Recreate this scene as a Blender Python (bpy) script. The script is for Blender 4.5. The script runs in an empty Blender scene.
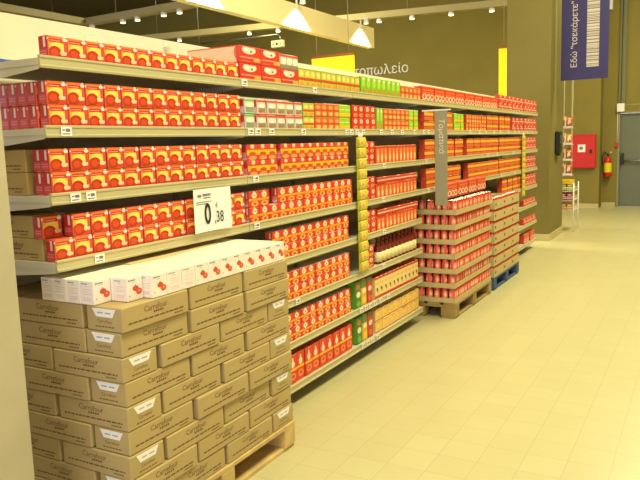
import bpy, bmesh, math, random
from mathutils import Matrix, Vector
random.seed(7)
SCN = bpy.context.scene
COL = SCN.collection

# ---------------------------------------------------------------- camera, world, light
cd = bpy.data.cameras.new('camera')
cam = bpy.data.objects.new('camera', cd)
COL.objects.link(cam)
cd.sensor_width = 36.0
cd.lens = 691.64 / 640 * 36.0
cd.clip_start = 0.05
cd.clip_end = 200
_R = Vector((0.874, 0.485, -0.032))
_p, _y, _r = 0.1359, -0.5109, 0.0320
_f = Vector((math.sin(_y) * math.cos(_p), math.cos(_y) * math.cos(_p), -math.sin(_p)))
_r0 = Vector((math.cos(_y), -math.sin(_y), 0))
_d0 = _f.cross(_r0)
_R = _r0 * math.cos(_r) + _d0 * math.sin(_r)
_D = -_r0 * math.sin(_r) + _d0 * math.cos(_r)
_M = Matrix((_R, -_D, -_f)).transposed()
cam.matrix_world = Matrix.Translation((2.19, 0, 1.615)) @ _M.to_4x4()
SCN.camera = cam

SCN.view_settings.view_transform = 'Standard'
SCN.view_settings.look = 'None'
SCN.view_settings.gamma = 1.0
SCN.view_settings.use_curve_mapping = False
SCN.view_settings.exposure = 0.0

w = bpy.data.worlds.new('world')
SCN.world = w
w.use_nodes = True
w.node_tree.nodes['Background'].inputs[0].default_value = (0.78, 0.79, 0.93, 1)
w.node_tree.nodes['Background'].inputs[1].default_value = 2.3

CEIL = 6.0


def area(name, loc, sx, sy, energy, col=(1, 0.93, 0.56), rot=(0, 0, 0)):
    l = bpy.data.lights.new(name, 'AREA')
    l.shape = 'RECTANGLE'
    l.size, l.size_y, l.energy, l.color = sx, sy, energy, col
    o = bpy.data.objects.new(name, l)
    o.location, o.rotation_euler = loc, rot
    COL.objects.link(o)
    return o


LAMPS = [(2.3, 1.2, 235), (2.3, 4.2, 150), (2.3, 7.2, 190), (2.3, 10.2, 190), (2.3, 13.2, 270), (-1.2, 6.5, 120), (-5.5, 12.0, 300)]  # the lamp in front of the fascia is added fill to brighten it
for (_lx, _ly, _le) in LAMPS:
    area('ceiling_light', (_lx, _ly, CEIL - 0.16), 1.6, 1.6, _le)


# ---------------------------------------------------------------- helpers
def mute(c, k=0.14):
    return tuple(a + (b - a) * k for a, b in zip(c, (226, 180, 128)))


def lin(c):
    out = []
    for v in c[:3]:
        v /= 255.0
        out.append(v / 12.92 if v <= 0.04045 else ((v + 0.055) / 1.055) ** 2.4)
    return (out[0], out[1], out[2], 1)


MATS = {}


def mat(name, col, rough=0.5, metal=0.0, noise=0.0, scale=6.0, emit=None):
    if name in MATS:
        return MATS[name]
    m = bpy.data.materials.new(name)
    m.use_nodes = True
    nt = m.node_tree
    b = nt.nodes['Principled BSDF']
    b.inputs['Roughness'].default_value = rough
    b.inputs['Metallic'].default_value = metal
    c = lin(col)
    b.inputs['Base Color'].default_value = c
    if noise:
        tc = nt.nodes.new('ShaderNodeTexCoord')
        n = nt.nodes.new('ShaderNodeTexNoise')
        n.inputs['Scale'].default_value = scale
        n.inputs['Detail'].default_value = 5
        nt.links.new(tc.outputs['Object'], n.inputs['Vector'])
        r = nt.nodes.new('ShaderNodeValToRGB')
        r.color_ramp.elements[0].position = 0.3
        r.color_ramp.elements[1].position = 0.7
        r.color_ramp.elements[0].color = tuple(v * (1 - noise) for v in c[:3]) + (1,)
        r.color_ramp.elements[1].color = tuple(min(1, v * (1 + noise)) for v in c[:3]) + (1,)
        nt.links.new(n.outputs['Fac'], r.inputs['Fac'])
        nt.links.new(r.outputs['Color'], b.inputs['Base Color'])
    if emit:
        b.inputs['Emission Color'].default_value = lin(emit[0])
        b.inputs['Emission Strength'].default_value = emit[1]
    MATS[name] = m
    return m


def pmat(name, base, layers, rough=0.42):
    """a printed pack face: flat shapes laid over each other in the face's own UV square"""
    if name in MATS:
        return MATS[name]
    m = bpy.data.materials.new(name)
    m.use_nodes = True
    nt = m.node_tree
    N, L = nt.nodes, nt.links
    b = N['Principled BSDF']
    b.inputs['Roughness'].default_value = rough
    tc = N.new('ShaderNodeTexCoord')
    sp = N.new('ShaderNodeSeparateXYZ')
    L.new(tc.outputs['UV'], sp.inputs[0])

    def cmp(out, a, c):
        q = N.new('ShaderNodeMath')
        q.operation = 'COMPARE'
        L.new(out, q.inputs[0])
        q.inputs[1].default_value = (a + c) / 2
        q.inputs[2].default_value = abs(c - a) / 2
        return q.outputs[0]
    cur = None
    for l in layers:
        if l[0] == 'r':
            _, u0, v0, u1, v1, c = l
            q = N.new('ShaderNodeMath')
            q.operation = 'MULTIPLY'
            L.new(cmp(sp.outputs[0], u0, u1), q.inputs[0])
            L.new(cmp(sp.outputs[1], v0, v1), q.inputs[1])
            fac = q.outputs[0]
        else:
            _, cu, cv, ru, rv, c = l
            a = N.new('ShaderNodeVectorMath')
            a.operation = 'SUBTRACT'
            L.new(tc.outputs['UV'], a.inputs[0])
            a.inputs[1].default_value = (cu, cv, 0)
            d = N.new('ShaderNodeVectorMath')
            d.operation = 'DIVIDE'
            L.new(a.outputs[0], d.inputs[0])
            d.inputs[1].default_value = (ru, rv, 1)
            e = N.new('ShaderNodeVectorMath')
            e.operation = 'LENGTH'
            L.new(d.outputs[0], e.inputs[0])
            q = N.new('ShaderNodeMath')
            q.operation = 'LESS_THAN'
            L.new(e.outputs['Value'], q.inputs[0])
            q.inputs[1].default_value = 1.0
            fac = q.outputs[0]
        mx = N.new('ShaderNodeMixRGB')
        L.new(fac, mx.inputs[0])
        if cur is None:
            mx.inputs[1].default_value = lin(mute(base))
        else:
            L.new(cur, mx.inputs[1])
        mx.inputs[2].default_value = lin(mute(c))
        cur = mx.outputs[0]
    L.new(cur, b.inputs['Base Color'])
    MATS[name] = m
    return m


class MB:
    """collects shapes into one mesh"""

    def __init__(self, *mats):
        self.v, self.f, self.m, self.u, self.mats = [], [], [], [], list(mats)
        self.smooth = []

    def mi(self, m):
        if m not in self.mats:
            self.mats.append(m)
        return self.mats.index(m)

    def poly(self, pts, m, uv=None, smooth=False):
        i = len(self.v)
        self.v += [tuple(p) for p in pts]
        self.f.append(tuple(range(i, i + len(pts))))
        self.m.append(self.mi(m))
        self.u.append(uv or [(0, 0)] * len(pts))
        self.smooth.append(smooth)

    def box(self, x0, x1, y0, y1, z0, z1, m, **fm):
        i = len(self.v)
        self.v += [(x, y, z) for x in (x0, x1) for y in (y0, y1) for z in (z0, z1)]
        # 0:000 1:001 2:010 3:011 4:100 5:101 6:110 7:111
        Q = {'px': ((4, 6, 7, 5), ((0, 0), (1, 0), (1, 1), (0, 1))),
             'nx': ((2, 0, 1, 3), ((0, 0), (1, 0), (1, 1), (0, 1))),
             'ny': ((0, 4, 5, 1), ((0, 0), (1, 0), (1, 1), (0, 1))),
             'py': ((6, 2, 3, 7), ((0, 0), (1, 0), (1, 1), (0, 1))),
             'pz': ((1, 5, 7, 3), ((0, 0), (1, 0), (1, 1), (0, 1))),
             'nz': ((0, 2, 6, 4), ((0, 0), (1, 0), (1, 1), (0, 1)))}
        for k, (q, uv) in Q.items():
            self.f.append(tuple(i + a for a in q))
            self.m.append(self.mi(fm.get(k, m)))
            self.u.append(list(uv))
            self.smooth.append(False)
        return self

    def lathe(self, prof, m, n=16, cx=0, cy=0, z0=0, mats=None, caps=True, vr=None):
        i = len(self.v)
        zs = [p[1] for p in prof]
        zl, zh = vr or (min(zs), max(zs))
        for (r, z) in prof:
            for k in range(n):
                a = 2 * math.pi * k / n
                self.v.append((cx + r * math.cos(a), cy + r * math.sin(a), z0 + z))
        for j in range(len(prof) - 1):
            for k in range(n):
                k2 = (k + 1) % n
                self.f.append((i + j * n + k, i + j * n + k2, i + (j + 1) * n + k2, i + (j + 1) * n + k))
                self.m.append(self.mi(mats[j] if mats else m))
                va, vb = (prof[j][1] - zl) / (zh - zl), (prof[j + 1][1] - zl) / (zh - zl)
                ua, ub = (k / n * 3) % 1.0, (k / n * 3) % 1.0 + 3 / n
                self.u.append([(ua, va), (ub, va), (ub, vb), (ua, vb)])
                self.smooth.append(True)
        if caps:
            for j, rev in ((0, True), (len(prof) - 1, False)):
                ids = [i + j * n + k for k in range(n)]
                if rev:
                    ids.reverse()
                self.f.append(tuple(ids))
                mm = (mats[0] if j == 0 else mats[-1]) if mats else m
                self.m.append(self.mi(mm))
                self.u.append([(0, 0)] * n)
                self.smooth.append(False)
        return self

    def tube(self, a, b, r, m, n=8):
        a, b = Vector(a), Vector(b)
        d = (b - a).normalized()
        s = d.orthogonal().normalized()
        t = d.cross(s)
        i = len(self.v)
        for p in (a, b):
            for k in range(n):
                q = 2 * math.pi * k / n
                self.v.append(tuple(p + s * (r * math.cos(q)) + t * (r * math.sin(q))))
        for k in range(n):
            k2 = (k + 1) % n
            self.f.append((i + k, i + k2, i + n + k2, i + n + k))
            self.m.append(self.mi(m)); self.u.append([(0, 0)] * 4); self.smooth.append(True)
        for ids in (list(range(i + n - 1, i - 1, -1)), list(range(i + n, i + 2 * n))):
            self.f.append(tuple(ids))
            self.m.append(self.mi(m)); self.u.append([(0, 0)] * n); self.smooth.append(False)
        return self

    def prism(self, pts, axis, a, b, m):
        """closed outline extruded along axis ('x': pts are (y,z); 'y': pts are (x,z); 'z': (x,y))"""
        def P(p, t):
            return {'x': (t, p[0], p[1]), 'y': (p[0], t, p[1]), 'z': (p[0], p[1], t)}[axis]
        n = len(pts)
        i = len(self.v)
        self.v += [P(p, a) for p in pts] + [P(p, b) for p in pts]
        F = [tuple(range(i, i + n)), tuple(range(i + 2 * n - 1, i + n - 1, -1))]
        F += [(i + k, i + n + k, i + n + (k + 1) % n, i + (k + 1) % n) for k in range(n)]
        for q in F:
            self.f.append(q)
            self.m.append(self.mi(m)); self.u.append([(0, 0)] * len(q)); self.smooth.append(False)
        return self

    def letters(self, tm, mx, m):
        i = len(self.v)
        vs, fs = tm
        self.v += [tuple(mx @ Vector(v)) for v in vs]
        for q in fs:
            self.f.append(tuple(i + a for a in q))
            self.m.append(self.mi(m)); self.u.append([(0, 0)] * len(q)); self.smooth.append(False)
        return self

    def mesh(self, name, bev=0.0, fix=False):
        me = bpy.data.meshes.new(name)
        me.from_pydata(self.v, [], self.f)
        for m in self.mats:
            me.materials.append(m)
        uv = me.uv_layers.new(name='UVMap')
        for p, mi, us, sm in zip(me.polygons, self.m, self.u, self.smooth):
            p.material_index = mi
            p.use_smooth = sm
            for li, c in zip(p.loop_indices, us):
                uv.data[li].uv = c
        if bev or fix:
            bm = bmesh.new()
            bm.from_mesh(me)
            if fix:
                bmesh.ops.recalc_face_normals(bm, faces=bm.faces[:])
            if bev:
                bmesh.ops.bevel(bm, geom=bm.edges[:], offset=bev, segments=1, affect='EDGES', clamp_overlap=True)
            bm.to_mesh(me)
            bm.free()
        me.update()
        return me

    def obj(self, name, parent=None, loc=(0, 0, 0), rz=0.0, bev=0.0, fix=False):
        return link(name, self.mesh(name, bev, fix), parent, loc, rz)


def link(name, me, parent=None, loc=(0, 0, 0), rz=0.0):
    o = bpy.data.objects.new(name, me)
    COL.objects.link(o)
    o.location = loc
    o.rotation_euler = (0, 0, rz)
    if parent:
        o.parent = parent
    return o


def tag(o, label, cat, group=None):
    o['label'] = label
    o['category'] = cat
    if group:
        o['group'] = group
    return o


def thing(name, label, cat, loc=(0, 0, 0), rz=0.0, group=None):
    return tag(link(name, None, None, loc, rz), label, cat, group)


def struct(o):
    o['kind'] = 'structure'
    return o


def dup(root, loc, rz, label, group=None):
    r = root.copy()
    COL.objects.link(r)
    r.location = loc
    r.rotation_euler = (0, 0, rz)
    r['label'] = label
    if group:
        r['group'] = group
    for ch in list(root.children):
        c = ch.copy()
        COL.objects.link(c)
        c.parent = r
        for g in list(ch.children):
            d = g.copy()
            COL.objects.link(d)
            d.parent = c
    return r


_tcache = {}


def text_mesh(body, res=2, shear=0.0, bold=0.0, thick=0.0):
    key = (body, res, shear, bold, thick)
    if key in _tcache:
        return _tcache[key]
    c = bpy.data.curves.new('lettering', 'FONT')
    c.body = body
    c.resolution_u = res
    c.shear = shear
    c.offset = bold
    c.extrude = thick
    o = bpy.data.objects.new('lettering', c)
    COL.objects.link(o)
    dg = bpy.context.evaluated_depsgraph_get()
    dg.update()
    me = bpy.data.meshes.new_from_object(o.evaluated_get(dg))
    r = ([tuple(v.co) for v in me.vertices], [tuple(p.vertices) for p in me.polygons])
    bpy.data.objects.remove(o)
    bpy.data.curves.remove(c)
    bpy.data.meshes.remove(me)
    _tcache[key] = r
    return r


def face_mx(origin, size, right, up, off=0.0006):
    """letters lying on a face: right = reading direction, up = top of letters"""
    r, u = Vector(right), Vector(up)
    n = r.cross(u)
    o = Vector(origin) + n * off
    return Matrix.Translation(o) @ Matrix((r * size, u * size, n * size)).transposed().to_4x4()


ORD = ['first', 'second', 'third', 'fourth', 'fifth', 'sixth', 'seventh', 'eighth', 'ninth', 'tenth']


def nth(i):
    return ORD[i] if i < 10 else '%dth' % (i + 1)


SHELF = ['top', 'second', 'third', 'fourth', 'fifth', 'sixth', 'seventh', 'bottom']
BAY = ['nearest', 'second', 'third', 'fourth', 'fifth', 'sixth', 'furthest']
YJ = [1.812, 3.12, 4.45, 5.78, 7.11, 8.44, 9.77, 10.57]
ZL = [1.938, 1.677, 1.417, 1.155, 0.903, 0.634, 0.372, 0.095]   # lower edge of each price rail
ZT = [z + 0.037 for z in ZL]                                     # shelf surface
ZT[7] = ZL[7] + 0.045

# ---------------------------------------------------------------- plain materials
steel_cream = mat('shelf_enamel', (206, 201, 182), 0.4, noise=0.03)
rail_m = mat('rail_plastic', (196, 187, 140), 0.35)
back_m = mat('back_panel_enamel', (236, 224, 202), 0.5, noise=0.03)
post_m = mat('pillar_paint', (192, 180, 146), 0.75, noise=0.05)
wall_m = mat('wall_paint', (134, 120, 54), 0.85, noise=0.06, scale=1.5)
ceil_m = mat('ceiling_paint', (104, 92, 46), 0.9, noise=0.08, scale=2)
pil_m = mat('column_paint', (122, 110, 52), 0.8, noise=0.05, scale=2)
skirt_m = mat('baseboard_stone', (196, 180, 128), 0.5, noise=0.06)
white_m = mat('white_plastic', (240, 238, 230), 0.45)
paper_m = mat('tag_paper', (246, 244, 236), 0.7)
ink_m = mat('black_ink', (38, 34, 38), 0.7)
grey_ink = mat('grey_ink', (120, 112, 118), 0.7)
card_m = mat('corrugated_card', (184, 160, 104), 0.8, noise=0.05, scale=9)
card_edge = mat('card_fold', (214, 190, 136), 0.8)
card_ink = mat('card_ink', (112, 84, 46), 0.8)
tray_m = mat('tray_card', (196, 174, 118), 0.75, noise=0.08, scale=14)
wood_m = mat('pallet_wood', (206, 176, 110), 0.8, noise=0.16, scale=14)
wood_dark = mat('old_pallet_wood', (158, 132, 76), 0.8, noise=0.16, scale=14)
blue_wood = mat('blue_pallet_paint', (66, 88, 122), 0.7, noise=0.15, scale=12)
black_m = mat('black_plastic', (28, 28, 26), 0.4)
alum_m = mat('brushed_aluminium', (190, 190, 186), 0.3, 0.9)
red_m = mat('red_paint', (206, 28, 18), 0.4)
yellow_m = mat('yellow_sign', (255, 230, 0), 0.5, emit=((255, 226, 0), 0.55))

# ---------------------------------------------------------------- structure


def floor_mat():
    m = bpy.data.materials.new('floor_tiles')
    m.use_nodes = True
    N, L = m.node_tree.nodes, m.node_tree.links
    b = N['Principled BSDF']
    tc = N.new('ShaderNodeTexCoord')
    mp = N.new('ShaderNodeMapping')
    mp.inputs['Location'].default_value = (-1.027 + 0.2028 * 20, -3.67 + 0.2028 * 40, 0)
    L.new(tc.outputs['Object'], mp.inputs[0])
    br = N.new('ShaderNodeTexBrick')
    br.offset = 0.0
    br.inputs['Color1'].default_value = lin((200, 192, 144))
    br.inputs['Color2'].default_value = lin((197, 188, 140))
    br.inputs['Mortar'].default_value = lin((182, 172, 128))
    br.inputs['Scale'].default_value = 1.0
    br.inputs['Mortar Size'].default_value = 0.0022
    br.inputs['Mortar Smooth'].default_value = 0.2
    br.inputs['Brick Width'].default_value = 0.2028
    br.inputs['Row Height'].default_value = 0.2028
    L.new(mp.outputs[0], br.inputs['Vector'])
    n = N.new('ShaderNodeTexNoise')
    n.inputs['Scale'].default_value = 2.5
    n.inputs['Detail'].default_value = 6
    L.new(tc.outputs['Object'], n.inputs['Vector'])
    r = N.new('ShaderNodeValToRGB')
    r.color_ramp.elements[0].color = (0.9, 0.9, 0.89, 1)
    r.color_ramp.elements[1].color = (1, 1, 1, 1)
    L.new(n.outputs['Fac'], r.inputs[0])
    mx = N.new('ShaderNodeMixRGB')
    mx.blend_type = 'MULTIPLY'
    mx.inputs[0].default_value = 1
    L.new(br.outputs['Color'], mx.inputs[1])
    L.new(r.outputs[0], mx.inputs[2])
    L.new(mx.outputs[0], b.inputs['Base Color'])
    b.inputs['Roughness'].default_value = 0.32
    return m


XL, XR, YF, YB = -23.0, 8.0, -4.0, 16.8
fl = MB().box(XL - .2, XR + .2, YF, 18.6, -0.2, 0, floor_mat())
struct(fl.obj('floor'))
struct(MB().box(XL - .2, XR + .2, YF, 18.6, CEIL, CEIL + 0.2, ceil_m).obj('ceiling'))
struct(MB().box(XL - .2, XL, YF, 18.6, 0, CEIL, wall_m).obj('wall_left'))
struct(MB().box(XR, XR + .2, YF, 18.6, 0, CEIL, wall_m).obj('wall_right'))
DX0, DX1, DZ = 0.40, 1.75, 2.15
wb = MB()
wb.box(XL, 0.07, YB, 18.6, 0, CEIL, wall_m)
struct(wb.obj('wall_back'))
wb = MB()
wb.box(0.07, DX0, 17.2, 17.4, 0, CEIL, wall_m)
wb.box(DX1, XR, 17.2, 17.4, 0, CEIL, wall_m)
wb.box(DX0, DX1, 17.2, 17.4, DZ, CEIL, wall_m)
struct(wb.obj('wall_recess'))
sk = MB()
sk.box(XL, 0.07, YB - 0.015, YB - 0.001, 0.001, 0.10, skirt_m)
sk.box(0.075, DX0 - 0.03, 17.185, 17.199, 0.001, 0.10, skirt_m)
sk.box(DX1 + 0.06, XR, 17.185, 17.199, 0.001, 0.10, skirt_m)
struct(sk.obj('baseboard_back'))
# near column at the left edge of the frame
struct(MB().box(-0.55, 0.104, 0.95, 1.555, 0, CEIL, post_m).obj('pillar_near', bev=0.006))
pf = MB().box(-0.62, 0.05, 11.2, 12.35, 0, CEIL, pil_m)
struct(pf.obj('pillar_far', bev=0.006))
sk = MB()
sk.box(-0.635, 0.065, 11.185, 11.199, 0.001, 0.11, skirt_m)
sk.box(0.051, 0.065, 11.199, 12.36, 0.001, 0.11, skirt_m)
struct(sk.obj('baseboard_pillar'))

# door
door_m = mat('door_paint', (104, 108, 90), 0.5, noise=0.04)
frame_m = mat('door_frame_paint', (150, 142, 104), 0.5)
d = struct(MB().box(DX0 + 0.04, DX1 - 0.04, 17.26, 17.31, 0.005, DZ - 0.04, door_m).obj('door_1', bev=0.003))
fr = MB()
fr.box(DX0, DX0 + 0.035, 17.185, 17.33, 0.001, DZ - 0.001, frame_m)
fr.box(DX1 - 0.035, DX1, 17.185, 17.33, 0.001, DZ - 0.001, frame_m)
fr.box(DX0, DX1, 17.185, 17.33, DZ - 0.035, DZ - 0.001, frame_m)
fr.obj('door_frame', d)
pb = MB()
pb.tube((DX0 + 0.12, 17.19, 1.05), (DX1 - 0.12, 17.19, 1.05), 0.022, alum_m, 10)
pb.obj('push_bar', d)
for xx in (DX0 + 0.07, DX1 - 0.13):
    h = MB().box(xx, xx + 0.06, 17.165, 17.26, 0.97, 1.22, black_m)
    h.obj('latch_block', d, bev=0.006)
ct = MB().box(DX0 + 0.1, DX1, 17.192, 17.199, 2.29, 2.315, frame_m)
struct(ct.obj('trim_1'))
# conduit trunking beside the door, with its junction box
tk = MB()
tk.box(0.40, 0.44, 17.14, 17.199, 2.34, CEIL - 0.001, mat('trunk_paint', (112, 112, 80), 0.6))
tk.box(0.46, 0.54, 17.14, 17.199, 2.34, CEIL - 0.001, MATS['trunk_paint'])
struct(tk.obj('trim_2'))

# ---------------------------------------------------------------- shelving bays


def shelf_part(bay, i, y0, y1, parent, base=False):
    zt, zl = ZT[i], ZL[i]
    dep = -0.514
    b = MB()
    b.box(dep, -0.014, y0 + 0.002, y1 - 0.002, zt - 0.026, zt, steel_cream)
    if base:
        b.box(dep, -0.16, y0 + 0.002, y1 - 0.002, 0.0, zt - 0.026, mat('plinth_shade', (74, 70, 60), 0.6))  # dark colour stands in for the shadow under the base rail
    s = b.obj('shelf', parent)
    r = MB()
    r.prism([(-0.0135, zl), (-0.002, zl), (0.0, zl + 0.006), (0.0, zl + 0.010), (-0.003, zl + 0.012), (-0.003, zl + 0.036),
             (0.0, zl + 0.038), (0.0, zl + 0.045), (-0.004, zl + 0.047), (-0.0135, zl + 0.047)], 'y', y0 + 0.003, y1 - 0.003, rail_m)
    r.obj('price_rail', s, fix=True)
    if not base:
        for yy in (y0 + 0.004, y1 - 0.007):
            q = MB()
            q.prism([(-0.014, zt - 0.0265), (-0.014, zt - 0.042), (-0.10, zt - 0.05), (-0.30, zt - 0.066), (-0.50, zt - 0.085), (-0.514, zt - 0.085), (-0.514, zt - 0.0265)],
                    'y', yy, yy + 0.003, steel_cream)
            q.obj('shelf_bracket', s, fix=True)


LEVELS = [range(4), range(8), range(8), range(4), range(4), range(8), range(8)]
BAYL = ['nearest shelving bay of cream metal, its lower half taken by brown cartons',
        'second shelving bay of cream metal, filled with red onion sauce cartons down to the floor',
        'third shelving bay, with dark bottles and cream jars on its lower shelves',
        'fourth shelving bay, standing behind the pallet of red tins',
        'fifth shelving bay, standing behind the blue pallet of carded tins',
        'sixth shelving bay, beyond the blue pallet, carrying the far yellow strip',
        'furthest shelving bay, last before the olive column']
for bi in range(7):
    y0, y1 = YJ[bi], YJ[bi + 1]
    root = thing('shelving_bay', BAYL[bi], 'shelf unit', (0, 0, 0), 0, 'shelving bays in the long run')
    bp = MB()
    bp.box(-0.565, -0.54, y0 + 0.002, y1 - 0.002, 0.02, 2.238, back_m)
    bp.obj('back_panel', root)
    for yy in ((y0 + 0.002, y1 - 0.027) if bi == 6 else (y0 + 0.002,)):
        u = MB()
        u.box(-0.539, -0.515, yy, yy + 0.025, 0.0, 2.2, steel_cream)
        u.obj('upright', root)
    for i in LEVELS[bi]:
        shelf_part(bi, i, y0, y1, root, i == 7)

# ---------------------------------------------------------------- product prototypes
RED, ORANGE, YEL = (208, 40, 18), (236, 104, 30), (252, 206, 52)
tom_front = pmat('tomato_pack_front', (222, 62, 22), [
    ('r', 0.0, 0.30, 0.80, 1.0, (240, 120, 30)),
    ('r', 0.0, 0.36, 0.80, 0.72, (248, 176, 40)),
    ('e', 0.48, 0.54, 0.36, 0.20, (255, 226, 96)),
    ('e', 0.34, 0.29, 0.33, 0.28, (190, 30, 10)),
    ('e', 0.32, 0.30, 0.20, 0.16, (214, 62, 26)),
    ('e', 0.76, 0.30, 0.17, 0.12, (240, 214, 176)),
    ('e', 0.80, 0.10, 0.20, 0.11, (210, 50, 26)),
    ('r', 0.08, 0.73, 0.78, 0.88, (200, 30, 34)),
    ('r', 0.12, 0.78, 0.66, 0.82, (232, 150, 130)),
    ('r', 0.80, 0.36, 1.0, 1.0, (214, 66, 46)),
    ('e', 0.87, 0.87, 0.12, 0.07, (250, 240, 232)),
    ('r', 0.05, 0.02, 0.52, 0.07, (96, 40, 16))])
tom_side = pmat('tomato_pack_side', (184, 4, 12), [
    ('r', 0.52, 0.52, 0.74, 0.95, (240, 220, 214)),
    ('r', 0.12, 0.08, 0.88, 0.44, (196, 52, 58)),
    ('r', 0.18, 0.22, 0.80, 0.26, (226, 130, 126)),
    ('r', 0.18, 0.33, 0.80, 0.36, (226, 130, 126))])
tom_top = mat('tomato_pack_top', (206, 84, 56), 0.45)
oni_front = pmat('onion_pack_front', (222, 48, 14), [
    ('r', 0.0, 0.40, 1.0, 0.52, (250, 196, 24)),
    ('r', 0.12, 0.43, 0.88, 0.48, (236, 110, 20)),
    ('e', 0.5, 0.74, 0.25, 0.19, (255, 236, 214)),
    ('e', 0.5, 0.74, 0.10, 0.08, (240, 150, 110)),
    ('e', 0.5, 0.94, 0.06, 0.06, (255, 240, 220)),
    ('e', 0.52, 0.20, 0.34, 0.16, (244, 186, 100)),
    ('e', 0.52, 0.21, 0.18, 0.09, (214, 70, 30))])
oni_side = pmat('onion_pack_side', (210, 52, 50), [
    ('r', 0.15, 0.1, 0.85, 0.45, (226, 116, 110)),
    ('r', 0.55, 0.55, 0.72, 0.95, (248, 226, 220)),
    ('r', 0.2, 0.04, 0.8, 0.22, (210, 190, 210))])
oni_top = mat('onion_pack_top', (214, 190, 190), 0.45)
din_front = pmat('dish_pack_front', (214, 52, 30), [
    ('r', 0.0, 0.34, 1.0, 0.66, (252, 188, 20)),
    ('e', 0.5, 0.42, 0.34, 0.12, (206, 70, 16)),
    ('e', 0.5, 0.86, 0.18, 0.12, (244, 214, 196)),
    ('e', 0.5, 0.16, 0.38, 0.14, (228, 150, 96))])
din_side = pmat('dish_pack_side', (226, 84, 90), [
    ('r', 0.2, 0.1, 0.8, 0.5, (238, 150, 150)), ('r', 0.15, 0.55, 0.85, 0.92, (206, 40, 50)),
    ('r', 0.1, 0.02, 0.9, 0.14, (220, 200, 222))])
tall_front = pmat('tall_pack_front', (226, 42, 12), [
    ('e', 0.5, 0.66, 0.22, 0.12, (255, 232, 210)),
    ('e', 0.5, 0.80, 0.08, 0.10, (255, 232, 210)),
    ('r', 0.0, 0.44, 1.0, 0.52, (252, 190, 22)),
    ('e', 0.5, 0.24, 0.34, 0.12, (240, 140, 70)),
    ('e', 0.5, 0.25, 0.2, 0.06, (206, 60, 24))])
red_side = mat('pack_side_red', (196, 62, 40), 0.45)
grey_front = pmat('mushroom_pack_front', (214, 206, 190), [
    ('r', 0.0, 0.82, 1.0, 1.0, (220, 60, 30)), ('e', 0.5, 0.60, 0.42, 0.16, (250, 246, 236)),
    ('r', 0.08, 0.12, 0.92, 0.44, (138, 140, 116)), ('e', 0.35, 0.2, 0.2, 0.1, (206, 80, 56)), ('e', 0.7, 0.3, 0.14, 0.1, (120, 140, 80))])
grn_front = pmat('green_top_pack_front', (206, 206, 186), [
    ('r', 0.0, 0.84, 1.0, 1.0, (96, 190, 60)), ('e', 0.5, 0.62, 0.42, 0.16, (250, 248, 236)),
    ('r', 0.08, 0.12, 0.92, 0.46, (140, 150, 130)), ('r', 0.1, 0.0, 0.9, 0.08, (120, 190, 90))])
grey_side = pmat('mushroom_pack_side', (222, 190, 186), [('r', 0.15, 0.5, 0.85, 0.95, (214, 60, 50)), ('r', 0.2, 0.1, 0.8, 0.4, (236, 222, 226))])
yg_front = pmat('yellow_green_pack_front', (204, 202, 60), [
    ('r', 0.0, 0.36, 1.0, 0.52, (206, 60, 26)), ('e', 0.5, 0.72, 0.34, 0.14, (238, 232, 130)),
    ('e', 0.5, 0.18, 0.34, 0.13, (224, 150, 50)), ('r', 0.0, 0.92, 1.0, 1.0, (128, 160, 40))])
lime_front = pmat('lime_pack_front', (120, 196, 30), [
    ('e', 0.42, 0.62, 0.30, 0.22, (180, 226, 60)), ('e', 0.55, 0.20, 0.30, 0.13, (222, 120, 46)),
    ('r', 0.0, 0.0, 1.0, 0.07, (232, 200, 50)), ('e', 0.5, 0.86, 0.26, 0.09, (226, 240, 170))])
lime2_front = pmat('lime_yellow_pack_front', (150, 214, 30), [
    ('r', 0.0, 0.0, 1.0, 0.36, (242, 206, 30)), ('r', 0.0, 0.0, 1.0, 0.1, (220, 120, 40)), ('r', 0.1, 0.6, 0.9, 0.66, (240, 246, 170))])
green_side = mat('pack_side_green', (110, 160, 40), 0.45)
ora_front = pmat('orange_pack_front', (220, 92, 28), [
    ('e', 0.5, 0.70, 0.30, 0.14, (238, 170, 90)), ('r', 0.0, 0.44, 1.0, 0.54, (206, 52, 20)),
    ('e', 0.5, 0.24, 0.32, 0.15, (240, 196, 110)), ('r', 0.0, 0.93, 1.0, 1.0, (170, 120, 40))])
dot_front = pmat('red_dot_pack_front', (212, 36, 16), [
    ('e', 0.5, 0.72, 0.26, 0.18, (252, 226, 206)), ('e', 0.5, 0.72, 0.12, 0.08, (228, 120, 90)),
    ('e', 0.5, 0.22, 0.34, 0.15, (226, 150, 90)), ('e', 0.6, 0.2, 0.12, 0.06, (180, 40, 20))])
bot_front = pmat('orange_bottle_pack_front', (232, 88, 26), [
    ('e', 0.5, 0.36, 0.20, 0.24, (252, 226, 170)), ('e', 0.5, 0.66, 0.08, 0.18, (250, 206, 150)),
    ('r', 0.0, 0.0, 1.0, 0.08, (250, 190, 60)), ('r', 0.0, 0.86, 1.0, 1.0, (206, 50, 20))])
cream_front = pmat('cream_jar_pack_front', (242, 216, 140), [
    ('r', 0.0, 0.0, 1.0, 0.16, (206, 44, 26)), ('e', 0.5, 0.44, 0.22, 0.07, (84, 60, 40)), ('e', 0.62, 0.36, 0.1, 0.1, (110, 80, 50)),
    ('r', 0.0, 0.88, 1.0, 1.0, (196, 40, 26)), ('r', 0.15, 0.66, 0.85, 0.74, (236, 180, 90))])
fruit_front = pmat('fruit_pack_front', (240, 206, 124), [
    ('e', 0.52, 0.46, 0.30, 0.30, (246, 190, 20)), ('e', 0.45, 0.52, 0.14, 0.14, (255, 220, 80)),
    ('r', 0.0, 0.0, 1.0, 0.12, (206, 60, 30)), ('r', 0.15, 0.84, 0.85, 0.92, (230, 110, 50))])
cream_side = mat('pack_side_cream', (226, 196, 126), 0.5)
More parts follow.
